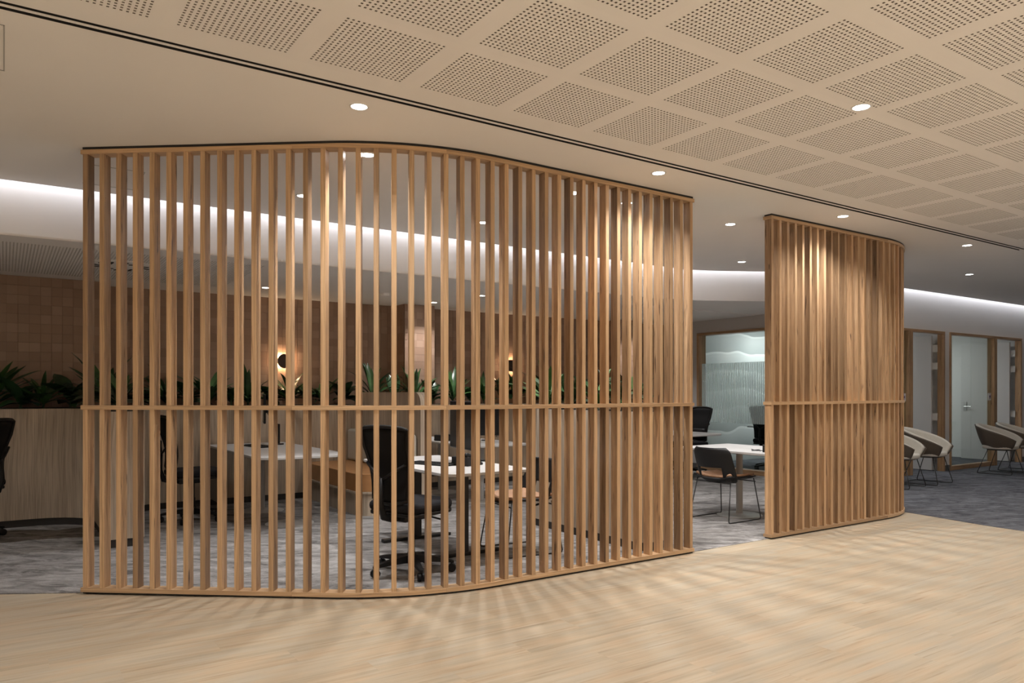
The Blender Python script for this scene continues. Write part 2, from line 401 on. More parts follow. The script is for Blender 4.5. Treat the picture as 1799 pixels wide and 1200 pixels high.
# corner of the two straight runs
_x0, _y0 = -2.852, 4.957
_t = math.tan(A1)
cx = ((PF/CT) - (_y0 - _t*_x0)) / (_t - ST/CT); cy = _y0 + _t*(cx-_x0)
TURN1 = TH - A1; R1 = 1.75; TL = R1*math.tan(TURN1/2)
l1 = math.hypot(cx-_x0, cy-_y0) - TL
_e = W(4.74, PF); l2 = (Vector((_e.x,_e.y))-Vector((cx,cy))).length - TL
P1 = Path(_x0, _y0, A1, l1, R1, TURN1, l2)
_s = W(5.765, PF)
N2 = 27; PITCH = (P1.len-.033-.008)/41
P2 = Path(_s.x, _s.y, TH, 1.93, 1.32, math.radians(46), .0)
P2.l2 = (N2-1)*PITCH+.041 - 1.93 - P2.la; P2.len = P2.l1+P2.la+P2.l2

# ------------------------------------------------------------------ floor
fl = MB().box(-8, 19, -7, 10.2, -.15, -.003).build('floor', M['vinyl'], rz=TH); struct(fl)
PW, PL = .184, 1.22
plank_me = MB().box(0, PL-.0001, 0, PW-.00025, -.003, 0).mesh('plank', M['vinyl'])
r_i = 0
p = .55
while p < 5.0:
    a = -1.9 + (r_i*.47) % PL
    while a < 10.2:
        w = W(a+PL/2, p+PW/2)
        if w.y > 2.6 and abs(w.x/w.y) < .95 and not (a > 9.0 and p > 4.4) and w.y < 9.4:
            link(plank_me, 'plank', fl, (a, p, 0))
        a += PL
    p += PW; r_i += 1

# carpet edges
def carpet_front():
    pts = [(-9.5, 5.0), (-6.5, 4.88), (-4.6, 4.90), (-3.5, 4.955), (-3.0, 4.985)]
    k = 34
    pts += [tuple(P1.at(P1.len*i/k, .035)[0]) for i in range(k+1)]
    k = 20
    pts += [tuple(P2.at(P2.len*i/k, .035)[0]) for i in range(k+1)]
    return pts
cf = carpet_front()
endp = P2.at(P2.l1+P2.la*.66, .02)[0]
idx = min(range(len(cf)), key=lambda i: (Vector(cf[i])-endp).length)
cf = cf[:idx+1]
corner = W(10.0, 6.38); back = W(10.0, 9.9); backl = W(-7.9, 9.9)
light = cf + [(corner.x,corner.y),(back.x,back.y),(backl.x,backl.y)]
c1 = MB().prism(light, -.003, .003).build('carpet_tile_floor', M['carpet']); struct(c1); c1.name = 'floor_carpet_grey'
e1 = cf[-1]
dark = [(e1[0]+.006, e1[1]+.02), (4.53, 8.02), (4.67, 7.67), (4.80, 7.40), (4.93, 7.18), (5.16, 6.55), (5.42, 5.4), (5.62, 4.0), (5.8, 1.0)]
bd = [W(18.6, -5.2), W(18.6, 9.9), W(10.0, 9.9), W(10.0, 6.38)]
dark += [(b.x,b.y) for b in bd]
c2 = MB().prism(dark, -.003, .003).build('floor_carpet_blue', M['carpet_dark']); struct(c2)

# ------------------------------------------------------------------ ceilings
def edge_p(a):
    t = min(1, max(0, (a-7.35)/1.75)); t = t*t*(3-2*t)
    return 6.91 - .67*t
avals = [-8, 0, 4, 7.0]+[7.35+1.75*i/16 for i in range(17)]+[9.6, 12, 19]
front = [(a, edge_p(a)) for a in avals]
soff = [(-8, 3.838), (19, 3.838)] + front[::-1]
ce = MB().prism(soff, ZC, ZC+.05).build('ceiling', M['ceiling'], rz=TH); struct(ce)
# perforated field
N_H = 20; HP = .0249; HS = .0108
def perf_mesh(name, nh, size, m, depth=.010):
    span = (nh-1)*HP; s0 = (size-span)/2
    lines = [0]
    for i in range(nh): c = s0+i*HP; lines += [c-HS/2, c+HS/2]
    lines.append(size); k = len(lines); vs = []; fs = []
    for y in lines:
        for x in lines: vs.append((x-size/2, y-size/2, 0))
    for j in range(k-1):
        for i in range(k-1):
            if i % 2 == 1 and j % 2 == 1:
                q = [j*k+i, j*k+i+1, (j+1)*k+i+1, (j+1)*k+i]; b = len(vs)
                vs += [(vs[t][0], vs[t][1], depth) for t in q]
                for t in range(4): fs.append((q[t], q[(t+1)%4], b+(t+1)%4, b+t))
            else: fs.append((j*k+i, (j+1)*k+i, (j+1)*k+i+1, j*k+i+1))
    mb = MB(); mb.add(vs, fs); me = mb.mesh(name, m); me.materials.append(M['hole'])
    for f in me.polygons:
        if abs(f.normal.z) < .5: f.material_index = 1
    return me
pm = perf_mesh('perforated_panel', N_H, .6, M['ceiling'])
A0, P0 = 3.272, 2.128
pc = MB()
pa0, pa1 = A0-.3-.6*9, A0-.3+.6*24; pp0, pp1 = P0-.3-.6*4, P0-.3+.6*3
pc.box(-8, pa0, -7, pp1, ZC, ZC+.05); pc.box(pa1, 19, -7, pp1, ZC, ZC+.05); pc.box(pa0, pa1, -7, pp0, ZC, ZC+.05)
pc.box(-8, 19, pp1, 3.762, ZC, ZC+.05)
pco = pc.build('ceiling_perforated', M['ceiling'], rz=TH); struct(pco)
plain_cells = MB()
for i in range(-9, 24):
    for j in range(-4, 3):
        a, p = A0+.6*i, P0+.6*j; w = W(a, p)
        if w.y > 2.0 and -1.15 < w.x/w.y < .95: link(pm, 'perforated_panel', pco, (a, p, ZC))
        else: plain_cells.box(a-.3, a+.3, p-.3, p+.3, ZC, ZC+.012)
plain_cells.build('plain_panel', M['ceiling'], pco)
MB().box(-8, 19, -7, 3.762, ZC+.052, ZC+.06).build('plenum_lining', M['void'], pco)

# linear slot diffuser between perforated field and soffit
sd = thing('slot_diffuser', 'long black twin-slot linear air diffuser running across the ceiling', 'air diffuser', 0, 3.80, ZC)
MB().box(-6, 9.62, -.038, .038, .045, .05).build('slot_back', M['black'], sd)
MB().box(-6, 9.62, -.038, -.0365, -.0015, .045).build('edge_flange', M['black'], sd)
MB().box(-6, 9.62, -.010, .010, -.001, .002).build('centre_bar', M['ceiling'], sd)
MB().box(-6, 9.62, -.010, .010, .002, .03).build('centre_blade', M['black'], sd)
MB().box(-6, 9.62, .0365, .038, -.0015, .045).build('edge_flange', M['black'], sd)
MB().box(9.62, 19, 3.762, 3.838, ZC, ZC+.05).build('ceiling_infill', M['ceiling'], ce)
MB().box(-8, -6, 3.762, 3.838, ZC, ZC+.05).build('ceiling_infill', M['ceiling'], ce)

# cove recess, bulkhead and lower ceiling
bh = [(a, edge_p(a)+.14) for a in avals]
bk = [q for q in bh if q[0] <= 10.0]
bk = [q for q in bk] + [(10.0, edge_p(10.0)+.14)]
bpoly = bk + [(10.0, 9.95), (-8, 9.95)]
lo = MB().prism(bpoly, ZL, ZC+.32).build('ceiling_lower', M['ceiling'], rz=TH); struct(lo)
top = MB().prism([(-8, 6.0), (19, 6.0)]+[(19, 6.9), (-8, 7.6)], ZC+.142, ZC+.18).build('ceiling_cove_lid', M['ceiling'], rz=TH); struct(top)
ls = thing('cove_light_strip', 'hidden white light strip glowing along the ceiling cove', 'light strip', 0, 0, ZC)
mb = MB(); mb.grid([[(a, edge_p(a)+.070, .125) for a in avals], [(a, edge_p(a)+.095, .125) for a in avals]]); mb.build('led_tape', M['cove'], ls)
mb = MB(); mb.grid([[(a, edge_p(a)+.063, .125) for a in avals], [(a, edge_p(a)+.063, .139) for a in avals], [(a, edge_p(a)+.102, .139) for a in avals], [(a, edge_p(a)+.102, .125) for a in avals]])
mb.build('aluminium_channel', M['white_metal'], ls, solid=.003)

# linear perforation of the lower ceiling, left part
pm2 = perf_mesh('lower_perforated_panel', 24, .6, M['ceiling'])
for i in range(9):
    for j in range(3): link(pm2, 'perforated_panel', lo, (-3.0+.6*i, 7.66+.6*j, ZL-.013))
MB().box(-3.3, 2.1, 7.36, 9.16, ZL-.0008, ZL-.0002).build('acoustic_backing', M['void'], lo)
MB().box(-8, -3.3, 7.05, 9.9, ZL-.013, ZL).build('ceiling_border', M['ceiling'], lo)
bb = MB(); bb.box(-3.3, 2.1, 7.052, 7.36, ZL-.013, ZL); bb.box(-3.3, 2.1, 9.16, 9.9, ZL-.013, ZL); bb.box(2.1, 9.95, 7.75, 9.9, ZL-.013, ZL)
bb.box(2.1, 7.2, 7.052, 7.75, ZL-.013, ZL)
bb.build('ceiling_border', M['ceiling'], lo)

# ------------------------------------------------------------------ walls
def wall(name, a0, a1, p0, p1, z0, z1, m): return struct(MB().box(a0, a1, p0, p1, z0, z1).build(name, M[m], rz=TH))
wall('wall_behind', -8, 19, -7.1, -7, -.1, 3.3, 'paint')
wall('wall_left', -8.1, -8, -7, 10, -.1, 3.3, 'paint')
wall('wall_right', 18.6, 18.7, -7, 10, -.1, 3.3, 'paint')
wb = wall('wall_back', -8, 18.6, 9.80, 9.92, -.1, 3.3, 'grout')
MB().box(-8, .92, 9.44, 9.80, 0, ZL-.014).build('wall_pier', M['grout'], wb)
MB().box(4.60, 5.06, 9.44, 9.80, 0, ZL-.014).build('wall_pier', M['grout'], wb)
MB().box(8.60, 9.06, 9.44, 9.80, 0, ZL-.014).build('wall_pier', M['grout'], wb)

# terracotta tiles: nearest 300 single, the rest one mesh
TS = .1
tile_me = MB().box(-.0485, .0485, -.008, 0, -.0485, .0485).mesh('tile', M['tile'])
cells = []
def tile_run(a0, a1, p, rot):
    n = int(round((a1-a0)/TS)); rows = int((ZL-.014-1.10)/TS)
    for i in range(n):
        for j in range(rows): cells.append((a0+TS*(i+.5)*(a1-a0)/(n*TS), p, ZL-.014-TS*(j+.5), rot))
tile_run(-2.6, .92, 9.44, 0); tile_run(.92, 4.60, 9.80, 0); tile_run(4.60, 5.06, 9.44, 0); tile_run(5.06, 8.60, 9.80, 0); tile_run(8.60, 9.06, 9.44, 0); tile_run(9.06, 10.0, 9.80, 0)
for j in range(int((ZL-.014-1.10)/TS)):
    for k in range(3):
        z = ZL-.014-TS*(j+.5)
        cells.append((4.60, 9.50+TS*k+.03, z, -PI/2)); cells.append((8.60, 9.50+TS*k+.03, z, -PI/2)); cells.append((.92, 9.50+TS*k+.03, z, PI/2))
cells_v = []
for c in cells:
    w = W(c[0], c[1]); vis = (w.x/w.y > -.70)
    cells_v.append((0 if vis and w.x/w.y < -.57 else (1 if vis else 2), w.length, c))
cells_v.sort(key=lambda t: (t[0], t[1]))
rest = MB()
for k, (_, _, c) in enumerate(cells_v):
    tilt = random.uniform(-.01, .01)
    if k < 298: link(tile_me, 'tile', wb, (c[0], c[1], c[2]), (tilt, 0, c[3]+random.uniform(-.01, .01)))
    else:
        R = Matrix.Translation((c[0], c[1], c[2])) @ Matrix.Rotation(c[3], 4, 'Z')
        b = MB().box(-.0485, .0485, -.008, random.uniform(-.001, .001)+0, -.0485, .0485)
        rest.add([R @ Vector(v) for v in b.v], b.f)
ro = rest.build('tile_field', M['tile'], wb); ro['kind'] = 'stuff'

# corridor wall (line p = 6.38) with its two glazed fronts, the office side wall at a = 10
ZF = 2.36                                  # top of the timber frames
FR = [(10.41, 13.15), (13.33, 16.07)]
cw = MB()
cw.box(10.0, 19, 6.38, 6.50, ZF, ZC+.32); 
for a0, a1 in ((10.0, 10.41), (13.15, 13.33), (16.07, 18.6)): cw.box(a0, a1, 6.38, 6.50, 0, ZF)
struct(cw.build('wall_corridor', M['paint'], rz=TH))
sw = MB(); PWN0, PWN1 = 6.75, 8.98
sw.box(10.0, 10.12, 6.50, 9.8, ZF, ZL); sw.box(10.0, 10.12, 6.50, PWN0, 0, ZF); sw.box(10.0, 10.12, PWN1, 9.8, 0, ZF)
struct(sw.build('wall_office', M['grey_paint'], rz=TH))
struct(MB().box(13.19, 13.29, 6.50, 9.8, 0, ZL+.05).build('wall_partition', M['paint'], rz=TH))
struct(MB().box(16.25, 16.35, 6.50, 9.8, 0, ZL+.05).build('wall_room_end', M['paint'], rz=TH))
struct(MB().box(10.12, 18.6, 9.70, 9.79, 0, ZL+.05).build('wall_room_back', M['paint'], rz=TH))
struct(MB().box(10.12, 18.6, 6.50, 9.8, ZL+.05, ZL+.1).build('ceiling_rooms', M['ceiling'], rz=TH))
bs = MB()
for a0, a1 in ((10.0, 10.40), (13.16, 13.32), (16.08, 18.6)): bs.box(a0, a1, 6.366, 6.38, 0, .1)
struct(bs.build('baseboard_corridor', M['skirting'], rz=TH))

def front(n, a0, a1):
    fr = MB(); f = .042; am0 = a1-1.16; am1 = am0+.11
    o = MB().box(a0, a1, 6.36, 6.46, ZF-f, ZF, 'x').build('window_%d' % n, M['frame_wood'], rz=TH); struct(o)
    MB().box(a0, a0+f, 6.36, 6.46, 0, ZF-f).build('stile', M['frame_wood'], o)
    MB().box(a0+f, am0, 6.362, 6.458, 0, .075, 'x').build('bottom_rail', M['frame_wood'], o)
    MB().box(am0, am1, 6.35, 6.47, 0, ZF-f).build('mullion', M['frame_wood'], o)
    MB().box(a1-.055, a1, 6.36, 6.46, 0, ZF-f).build('jamb', M['frame_wood'], o)
    am = (a0+f+am0)/2+.02
    MB().box(a0+f, am-.003, 6.405, 6.415, .075, ZF-f).build('glass_pane', M['glass'], o)
    MB().box(am+.003, am0, 6.405, 6.415, .075, ZF-f).build('glass_pane', M['glass'], o)
    # open door leaf, swung into the room about the right jamb
    ah = a1-.075
    d = MB().box(ah-.04, ah, 6.53, 7.41, .012, ZF-f-.02).build('door_%d' % n, M['door'], rz=TH, bevel=.002); struct(d)
    for z in (2.02, 1.72, .86, .25):
        MB().box(ah-.002, ah+.006, 6.45, 6.55, z, z+.12).build('hinge', M['white_metal'], d)
    hd = MB(); hd.box(ah-.052, ah-.04, 7.30, 7.36, .96, 1.14); hd.tube([(ah-.045, 7.33, 1.05), (ah-.085, 7.33, 1.05), (ah-.09, 7.20, 1.05)], .009, 8)
    hd.build('lever_handle', M['chrome'], d)
    return am0
am_a = front(1, *FR[0]); am_b = front(2, *FR[1])
for lab, am in (('small white room plaque on the glass behind the slatted screen edge', am_a), ('small white room plaque on the glass behind the paired tub chairs', am_b)):
    t = thing('room_plaque', lab, 'sign', am-.075, 6.398, 1.19)
    MB().box(-.05, .05, -.004, .004, 0, .13).build('plate', M['plaque'], t)
    mk = MB(); mk.box(-.022, .022, -.0055, -.004, .045, .09); mk.box(-.022, .012, -.0055, -.004, .025, .035); mk.build('purple_mark', M['plaque_mark'], t)
# office side window
o = MB().box(9.97, 10.15, PWN0, PWN1, ZF-.042, ZF, 'y').build('window_3', M['frame_wood'], rz=TH); struct(o)
MB().box(9.97, 10.15, PWN1-.045, PWN1, 0, ZF-.042).build('stile', M['frame_wood'], o)
MB().box(9.97, 10.15, PWN0, PWN0+.045, 0, ZF-.042).build('stile', M['frame_wood'], o)
MB().box(9.975, 10.145, PWN0+.045, PWN1-.045, 0, .075, 'y').build('bottom_rail', M['frame_wood'], o)
MB().box(10.055, 10.065, PWN0+.045, PWN1-.045, .075, ZF-.042).build('glass_pane', M['glass'], o)
MB().box(10.048, 10.053, PWN0+.045, PWN1-.045, .82, 1.83).build('ribbed_film', M['film'], o)
struct(MB().box(9.986, 10.0, PWN1, 9.8, 0, .1).build('baseboard_office', M['skirting'], rz=TH))
mu = MB().box(10.13, 13.18, 9.675, 9.698, .0, ZL+.04).build('wave_mural', M['mural'], rz=TH)
tag(mu, 'pale wall mural of wavy white bands seen through the office window', 'mural')

# ------------------------------------------------------------------ slatted screens
def sweep(path, u0, u1, d0, d1, z0, z1, step=.05):
    """rectangular bar swept along the path between offsets d0..d1"""
    n = max(1, int(math.ceil((u1-u0)/step))); mb = MB(); rows = []; us = []
    for i in range(n+1):
        u = u0+(u1-u0)*i/n; us.append(u)
        f, _ = path.at(u, d0); b, _ = path.at(u, d1)
        rows.append([(f.x,f.y,z0),(b.x,b.y,z0),(b.x,b.y,z1),(f.x,f.y,z1)])
    h = z1-z0; w = d1-d0; per = [0, w, w+h, 2*w+h, 2*w+2*h]
    vs = [v for r in rows for v in r]; fs = []; uvs = []
    for i in range(n):
        for k in range(4):
            l = (k+1) % 4; fs.append((i*4+k, (i+1)*4+k, (i+1)*4+l, i*4+l))
            uvs.append([(us[i],per[k]),(us[i+1],per[k]),(us[i+1],per[k+1]),(us[i],per[k+1])])
    fs += [(0,1,2,3), (n*4+3, n*4+2, n*4+1, n*4)]; uvs += [[(0,0),(w,0),(w,h),(0,h)]]*2
    mb.add(vs, fs, uvs); return mb
RD = .090; SW, SD = .033, .074
ZB0, ZB1, ZM0, ZM1, ZT0, ZT1 = .014, .042, 1.222, 1.250, 2.916, 2.944
def slat_mesh(h):
    c = .0018; x0, x1, y0, y1 = -SW/2, SW/2, -SD/2, SD/2
    poly = [(x0+c,y0),(x1-c,y0),(x1,y0+c),(x1,y1-c),(x1-c,y1),(x0+c,y1),(x0,y1-c),(x0,y0+c)]
    me = MB().prism(poly, 0, h).mesh('slat', M['slat']); me.materials.append(M['slat_edge_lit'])
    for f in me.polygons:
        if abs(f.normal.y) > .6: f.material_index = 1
    return me
lower_me = slat_mesh(ZM0-ZB1); upper_me = slat_mesh(ZT0-ZM1)
def screen(label, path, n, joints):
    o = bpy.data.objects.new('slatted_screen', None); COL.objects.link(o); p0, a0 = path.at(0, RD/2)
    o.location = (p0.x, p0.y, 0); tag(o, label, 'screen')
    inv = Matrix.Translation(-Vector((p0.x,p0.y,0)))
    def part(name, mb, m):
        mb.v = [tuple(inv @ Vector(v)) for v in mb.v]; return mb.build(name, m, o)
    L0, L1 = -.007, path.len+.007
    js = [L0]+joints+[L1]
    for i in range(len(js)-1):
        g = .0006
        for nm, z0, z1 in (('base_rail', ZB0, ZB1), ('middle_rail', ZM0, ZM1), ('top_rail', ZT0, ZT1)):
            part(nm, sweep(path, js[i]+g, js[i+1]-g, 0, RD, z0, z1), M['slat_edge_lit'])  # rails take the lighter tone as painted light on their front edges
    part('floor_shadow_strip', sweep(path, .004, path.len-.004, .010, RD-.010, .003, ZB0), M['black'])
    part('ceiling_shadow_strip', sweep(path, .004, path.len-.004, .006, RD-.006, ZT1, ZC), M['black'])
    for i in range(n):
        u = .004+SW/2+i*PITCH; p, a = path.at(u, RD/2)
        link(lower_me, 'slat', o, (p.x-p0.x, p.y-p0.y, ZB1), (0,0,a+random.uniform(-.008,.008)))
        link(upper_me, 'slat', o, (p.x-p0.x, p.y-p0.y, ZM1), (0,0,a+random.choice((0,PI))+random.uniform(-.008,.008)))
    return o
screen('large curved timber slat screen with open gaps in the foreground', P1, 42, [1.43, 2.44])
screen('smaller timber slat screen with curved right end past the gap', P2, N2, [1.93])

# ------------------------------------------------------------------ downlights
def lathe_ring(r0, r1, z0, z1, n=32):
    return MB().lathe([(r0, z1), (r0, z0), (r1, z0), (r1, z1)], n)
trim_mb = MB()
prof = [(.044, .02), (.044, -.002), (.046, -.004), (.054, -.004), (.056, -.001), (.056, .004)]
vs = []; n = 32
trim_me = None
def ring_mesh():
    mb = MB(); rows = []
    for r, z in prof: rows.append([(r*math.cos(2*PI*k/n), r*math.sin(2*PI*k/n), z) for k in range(n)])
    mb.grid(rows, closed_u=True); return mb.mesh('trim_ring', M['white_metal'], True)
trim_me = ring_mesh()
lens_me = MB().lathe([(.0445, .012), (.0445, .0), (.03, -.0012)], 32).mesh('lens', M['lens'])
def downlight(x, y, z, label, group=None, power=1.0, size=130, blend=.9, aim=None):
    o = bpy.data.objects.new('downlight', None); COL.objects.link(o); o.location = (x, y, z); tag(o, label, 'downlight', group)
    link(trim_me, 'trim_ring', o); link(lens_me, 'lens', o)
    ld = bpy.data.lights.new('lamp', 'SPOT'); ld.energy = SPOT_W*power; ld.color = SPOT_COL; ld.spot_size = math.radians(size); ld.spot_blend = blend; ld.shadow_soft_size = .03
    lo_ = bpy.data.objects.new('lamp', ld); COL.objects.link(lo_); lo_.parent = o; lo_.location = (0,0,-.012)
    return o
DL = [
 (-.869, 4.254, 'round ceiling downlight in front of the large screen left of centre', .72),
 (-.987, 5.121, 'round ceiling downlight just behind the bend of the large screen', .85),
 (1.086, 5.547, 'round ceiling downlight above the right half of the large screen', .72),
 (1.989, 4.263, 'round ceiling downlight set among the perforated panels upper right', .68),
 (3.056, 6.911, 'round ceiling downlight in front of the smaller screen', .78),
 (2.111, 7.239, 'round ceiling downlight in the gap between the two screens', .9),
 (2.862, 9.326, 'small far ceiling downlight near the cove seen between the two screens', 1.0),
 (5.033, 8.278, 'round ceiling downlight beyond the smaller screen near the slot diffuser', .8),
 (6.304, 10.317, 'round ceiling downlight in the corridor close to the cove light', .45),
 (-1.73, 6.19, 'round ceiling downlight behind the left slats of the large screen', 1.2),
 (.503, 6.102, 'round ceiling downlight behind the middle slats of the large screen', .85),
 (-.275, 7.166, 'round ceiling downlight deep behind the large screen near the cove', 1.2),
 (.985, 6.425, 'ceiling downlight hidden behind the right slats of the large screen', 1),
 (3.02, 7.90, 'ceiling downlight hidden behind the smaller screen', 1),
]
for x, y, lab, pw in DL: downlight(x, y, ZC, lab, power=pw, size=78 if 'left slats' in lab else 130)
for a, p in [(q, 2.41) for q in (-3.05, -.69, 1.67, 6.40, 8.76, 11.1)]+[(q, r_) for r_ in (.1, -2.2, -4.5) for q in (-4.2, -1.84, .52, 2.88, 5.24, 7.6, 9.96, 12.3)]+[(-3.0, 4.6), (-5.4, 3.6), (-.69, 3.95)]:
    w = W(a, p); downlight(w.x, w.y, ZC, 'unseen ceiling downlight added outside the picture to lift floor and ceiling light', 'added downlights outside the picture', .62 if p > 2 else (.8 if p > 0 else 3.3))  # unseen lamps added beyond the view; strong rear rows brighten the ceiling by bounce
for a, p, lab, pw in ((2.54, 8.90, 'small downlight in the lower ceiling above the left booth desk', .28), (4.86, 9.08, 'small downlight in the lower ceiling washing the tiled pier', .75),
                  (5.02, 8.10, 'small downlight in the lower ceiling in front of the tiled pier', .28), (8.82, 9.05, 'small downlight in the lower ceiling at the far right booth', .75)):
    w = W(a, p); downlight(w.x, w.y, ZL-.013, lab, power=pw, size=110)
w = W(-1.5, 8.1); downlight(w.x, w.y, ZL-.013, 'small downlight in the lower ceiling outside the left picture edge', power=.9, size=120)

# ------------------------------------------------------------------ ceiling fittings
t = thing('air_diffuser', 'round swirl air diffuser in the lower ceiling behind the left slats', 'air diffuser', .93, 8.10, ZL-.013)
MB().lathe([(.30, 0), (.30, -.006), (.27, -.012), (.12, -.016)], 40).build('round_plate', M['ceiling'], t, auto=30)
for k in range(12):
    q = 2*PI*k/12; MB().box(-.055, .055, -.011, .011, -.0195, -.0135).build('vane_slot', M['black'], t, loc=(.20*math.cos(q), .20*math.sin(q), 0), rz=q+.6)
t = thing('smoke_detector', 'white round smoke detector on the lower ceiling behind the screen bend', 'smoke detector', 3.9, 8.55, ZL-.013)
MB().lathe([(.055, 0), (.055, -.02), (.045, -.035), (.02, -.04)], 24).build('housing', M['ceiling'], t, auto=30)
def hatch(a0, a1, p0, p1, lab):
    t = thing('access_panel', lab, 'access panel', (a0+a1)/2, (p0+p1)/2, ZC); w, d = (a1-a0)/2, (p1-p0)/2
    MB().box(-w+.012, w-.012, -d+.012, d-.012, -.0015, 0).build('panel_leaf', M['ceiling'], t)
    for x0, x1, y0, y1 in ((-w, w, -d, -d+.005), (-w, w, d-.005, d), (-w, -w+.005, -d, d), (w-.005, w, -d, d)):
        MB().box(x0, x1, y0, y1, -.003, 0).build('frame_edge', M['grey_metal'], t)
hatch(-.57, .0, 4.0, 4.57, 'square ceiling access panel cut by the left picture edge')
hatch(.50, .86, 6.1, 6.68, 'square ceiling access panel behind the leftmost slats')

# ------------------------------------------------------------------ planters
def planter(label, poly, ztop, z0=.075):
    t = thing('planter_box', label, 'planter', 0, 0)
    MB().prism(poly, z0, ztop).build('body', M['veneer'], t)
    MB().prism(inset(poly, .012), .003, z0).build('kick_board', M['skirt_dark'], t)
    MB().prism(inset(poly, .022), ztop, ztop+.004).build('soil', M['soil'], t)
    return t
def arc(cx, cy, r, d0, d1, n=8):
    return [(cx+r*math.cos(math.radians(d0+(d1-d0)*i/n)), cy+r*math.sin(math.radians(d0+(d1-d0)*i/n))) for i in range(n+1)]
ZP = 1.172
# counter-clockwise: along the front (low p) towards +a, then back along the wall
pl1 = [(-3.2, 8.85)] + [(-.2, 8.85)] + arc(.23, 8.35, .5, 90, 0)[0:] + [(.73, 7.21), (1.01, 7.21)] + [(1.01, 8.80)] + arc(1.51, 8.80, .5, 180, 90) + [(3.84, 9.30), (3.84, 9.78), (.94, 9.78), (.94, 9.42), (-3.2, 9.42)]
planter('pale timber planter wall curving into a divider at the left booth', pl1, ZP)
pl2 = [(3.99, 9.30), (4.57, 9.30), (4.57, 9.40), (5.10, 9.40), (5.10, 9.30), (9.6, 9.30), (9.6, 9.78), (9.08, 9.78), (9.08, 9.42), (8.58, 9.42), (8.58, 9.78), (5.08, 9.78), (5.08, 9.42), (4.58, 9.42), (4.58, 9.78), (3.99, 9.78)]
pl2 = [(3.99, 9.30), (9.6, 9.30), (9.6, 9.425), (3.99, 9.425)]
planter('long pale timber planter against the tiled wall behind the right booths', pl2, ZP)
pl3 = rrect(4.40, 4.72, 4.55, 6.30, .10, 5)
planter('freestanding timber planter divider close behind the right end of the large screen', pl3, ZP)

# plants -----------------------------------------------------------
def leaf_mesh(L_, wd, droop, m, n=6, fold=.25):
    rows = []
    for i in range(n+1):
        t = i/n; x = L_*(t-.15*droop*t*t); z = -droop*L_*.55*t*t
        h = wd*.5*(math.sin(PI*min(1, .08+.92*t))**.7 if t < 1 else .02)*(1 if t > .12 else .55)
        rows.append([(x, -h, z+h*fold), (x, 0, z), (x, h, z+h*fold)])
    mb = MB(); mb.grid(rows); return mb.mesh('leaf', m, True)
strap = [leaf_mesh(.44, .056, .5, M['leaf']), leaf_mesh(.40, .050, .9, M['leaf_dark']), leaf_mesh(.38, .060, .35, M['leaf_light'])]
broad = [leaf_mesh(.25, .12, .7, M['leaf_dark']), leaf_mesh(.19, .09, 1.0, M['leaf']), leaf_mesh(.28, .12, .5, M['leaf_dark'])]
WORDS = {}
def plant(a, p, z, label, kind, sc=1.0, n=12, clear=9.0):
    t = thing('potted_plant', label, 'plant', a, p, z, 0, 'plants in the timber planters')
    pool = strap if kind == 'strap' else broad
    for k in range(n):
        me = random.choice(pool); ln = max(v.co.x for v in me.vertices)
        el = random.uniform(.45, 1.35) if kind == 'strap' else random.uniform(.2, 1.05)
        yaw = 2*PI*k/n*2.4+random.uniform(-.3, .3); s = sc*random.uniform(.75, 1.15)
        for q in range(20):
            if s*ln*math.cos(el)*math.sin(yaw) > clear: el += .07
        link(me, 'leaf', t, (.012*math.cos(yaw), .012*math.sin(yaw), .03+random.uniform(0, .10)*sc*(1 if kind != 'strap' else .6)), (random.uniform(-.3,.3), -min(el, 1.5), yaw), (s, s, s))
    MB().tube([(0,0,0), (.005,0,.07*sc), (.0,.01,.15*sc)], [.012*sc,.010*sc,.005*sc], 6).build('stem', M['leaf_dark'], t)
    return t
k = 0
ORD = ['first', 'second', 'third', 'fourth', 'fifth', 'sixth', 'seventh', 'eighth', 'ninth', 'tenth', 'eleventh', 'twelfth']
def row(spots, where, wall):
    """plants of one planter run, counted from the left within each kind"""
    global k
    cnt = {'strap': 0, 'broad': 0}
    for a, p in spots:
        kd = 'strap' if k % 2 == 0 else 'broad'
        nm = 'upright strap-leaved plant' if kd == 'strap' else 'low bushy broad-leaved plant'
        plant(a+random.uniform(-.04,.04), p+random.uniform(-.02,.02), ZP, '%s, %s from the left in %s' % (nm, ORD[cnt[kd]], where), kd, random.uniform(.95, 1.3), 18, max(.05, wall-p-.05))
        cnt[kd] += 1; k += 1
row([(-.55+.22*i, 9.08) for i in range(6)], 'the left booth planter', 9.44)
row([(.87, 8.75), (.87, 8.25), (.87, 7.75)], 'the divider of the left planter wall', 12)
row([(1.35+.235*i, 9.50) for i in range(11)], 'the planter behind the left booth desk', 9.8)
row([(4.12+.29*i, 9.355) for i in range(18)], 'the long planter behind the right booths', 9.44)
row([(4.56, 6.05), (4.56, 5.7), (4.56, 5.35), (4.56, 5.0)], 'the freestanding planter divider', 12)

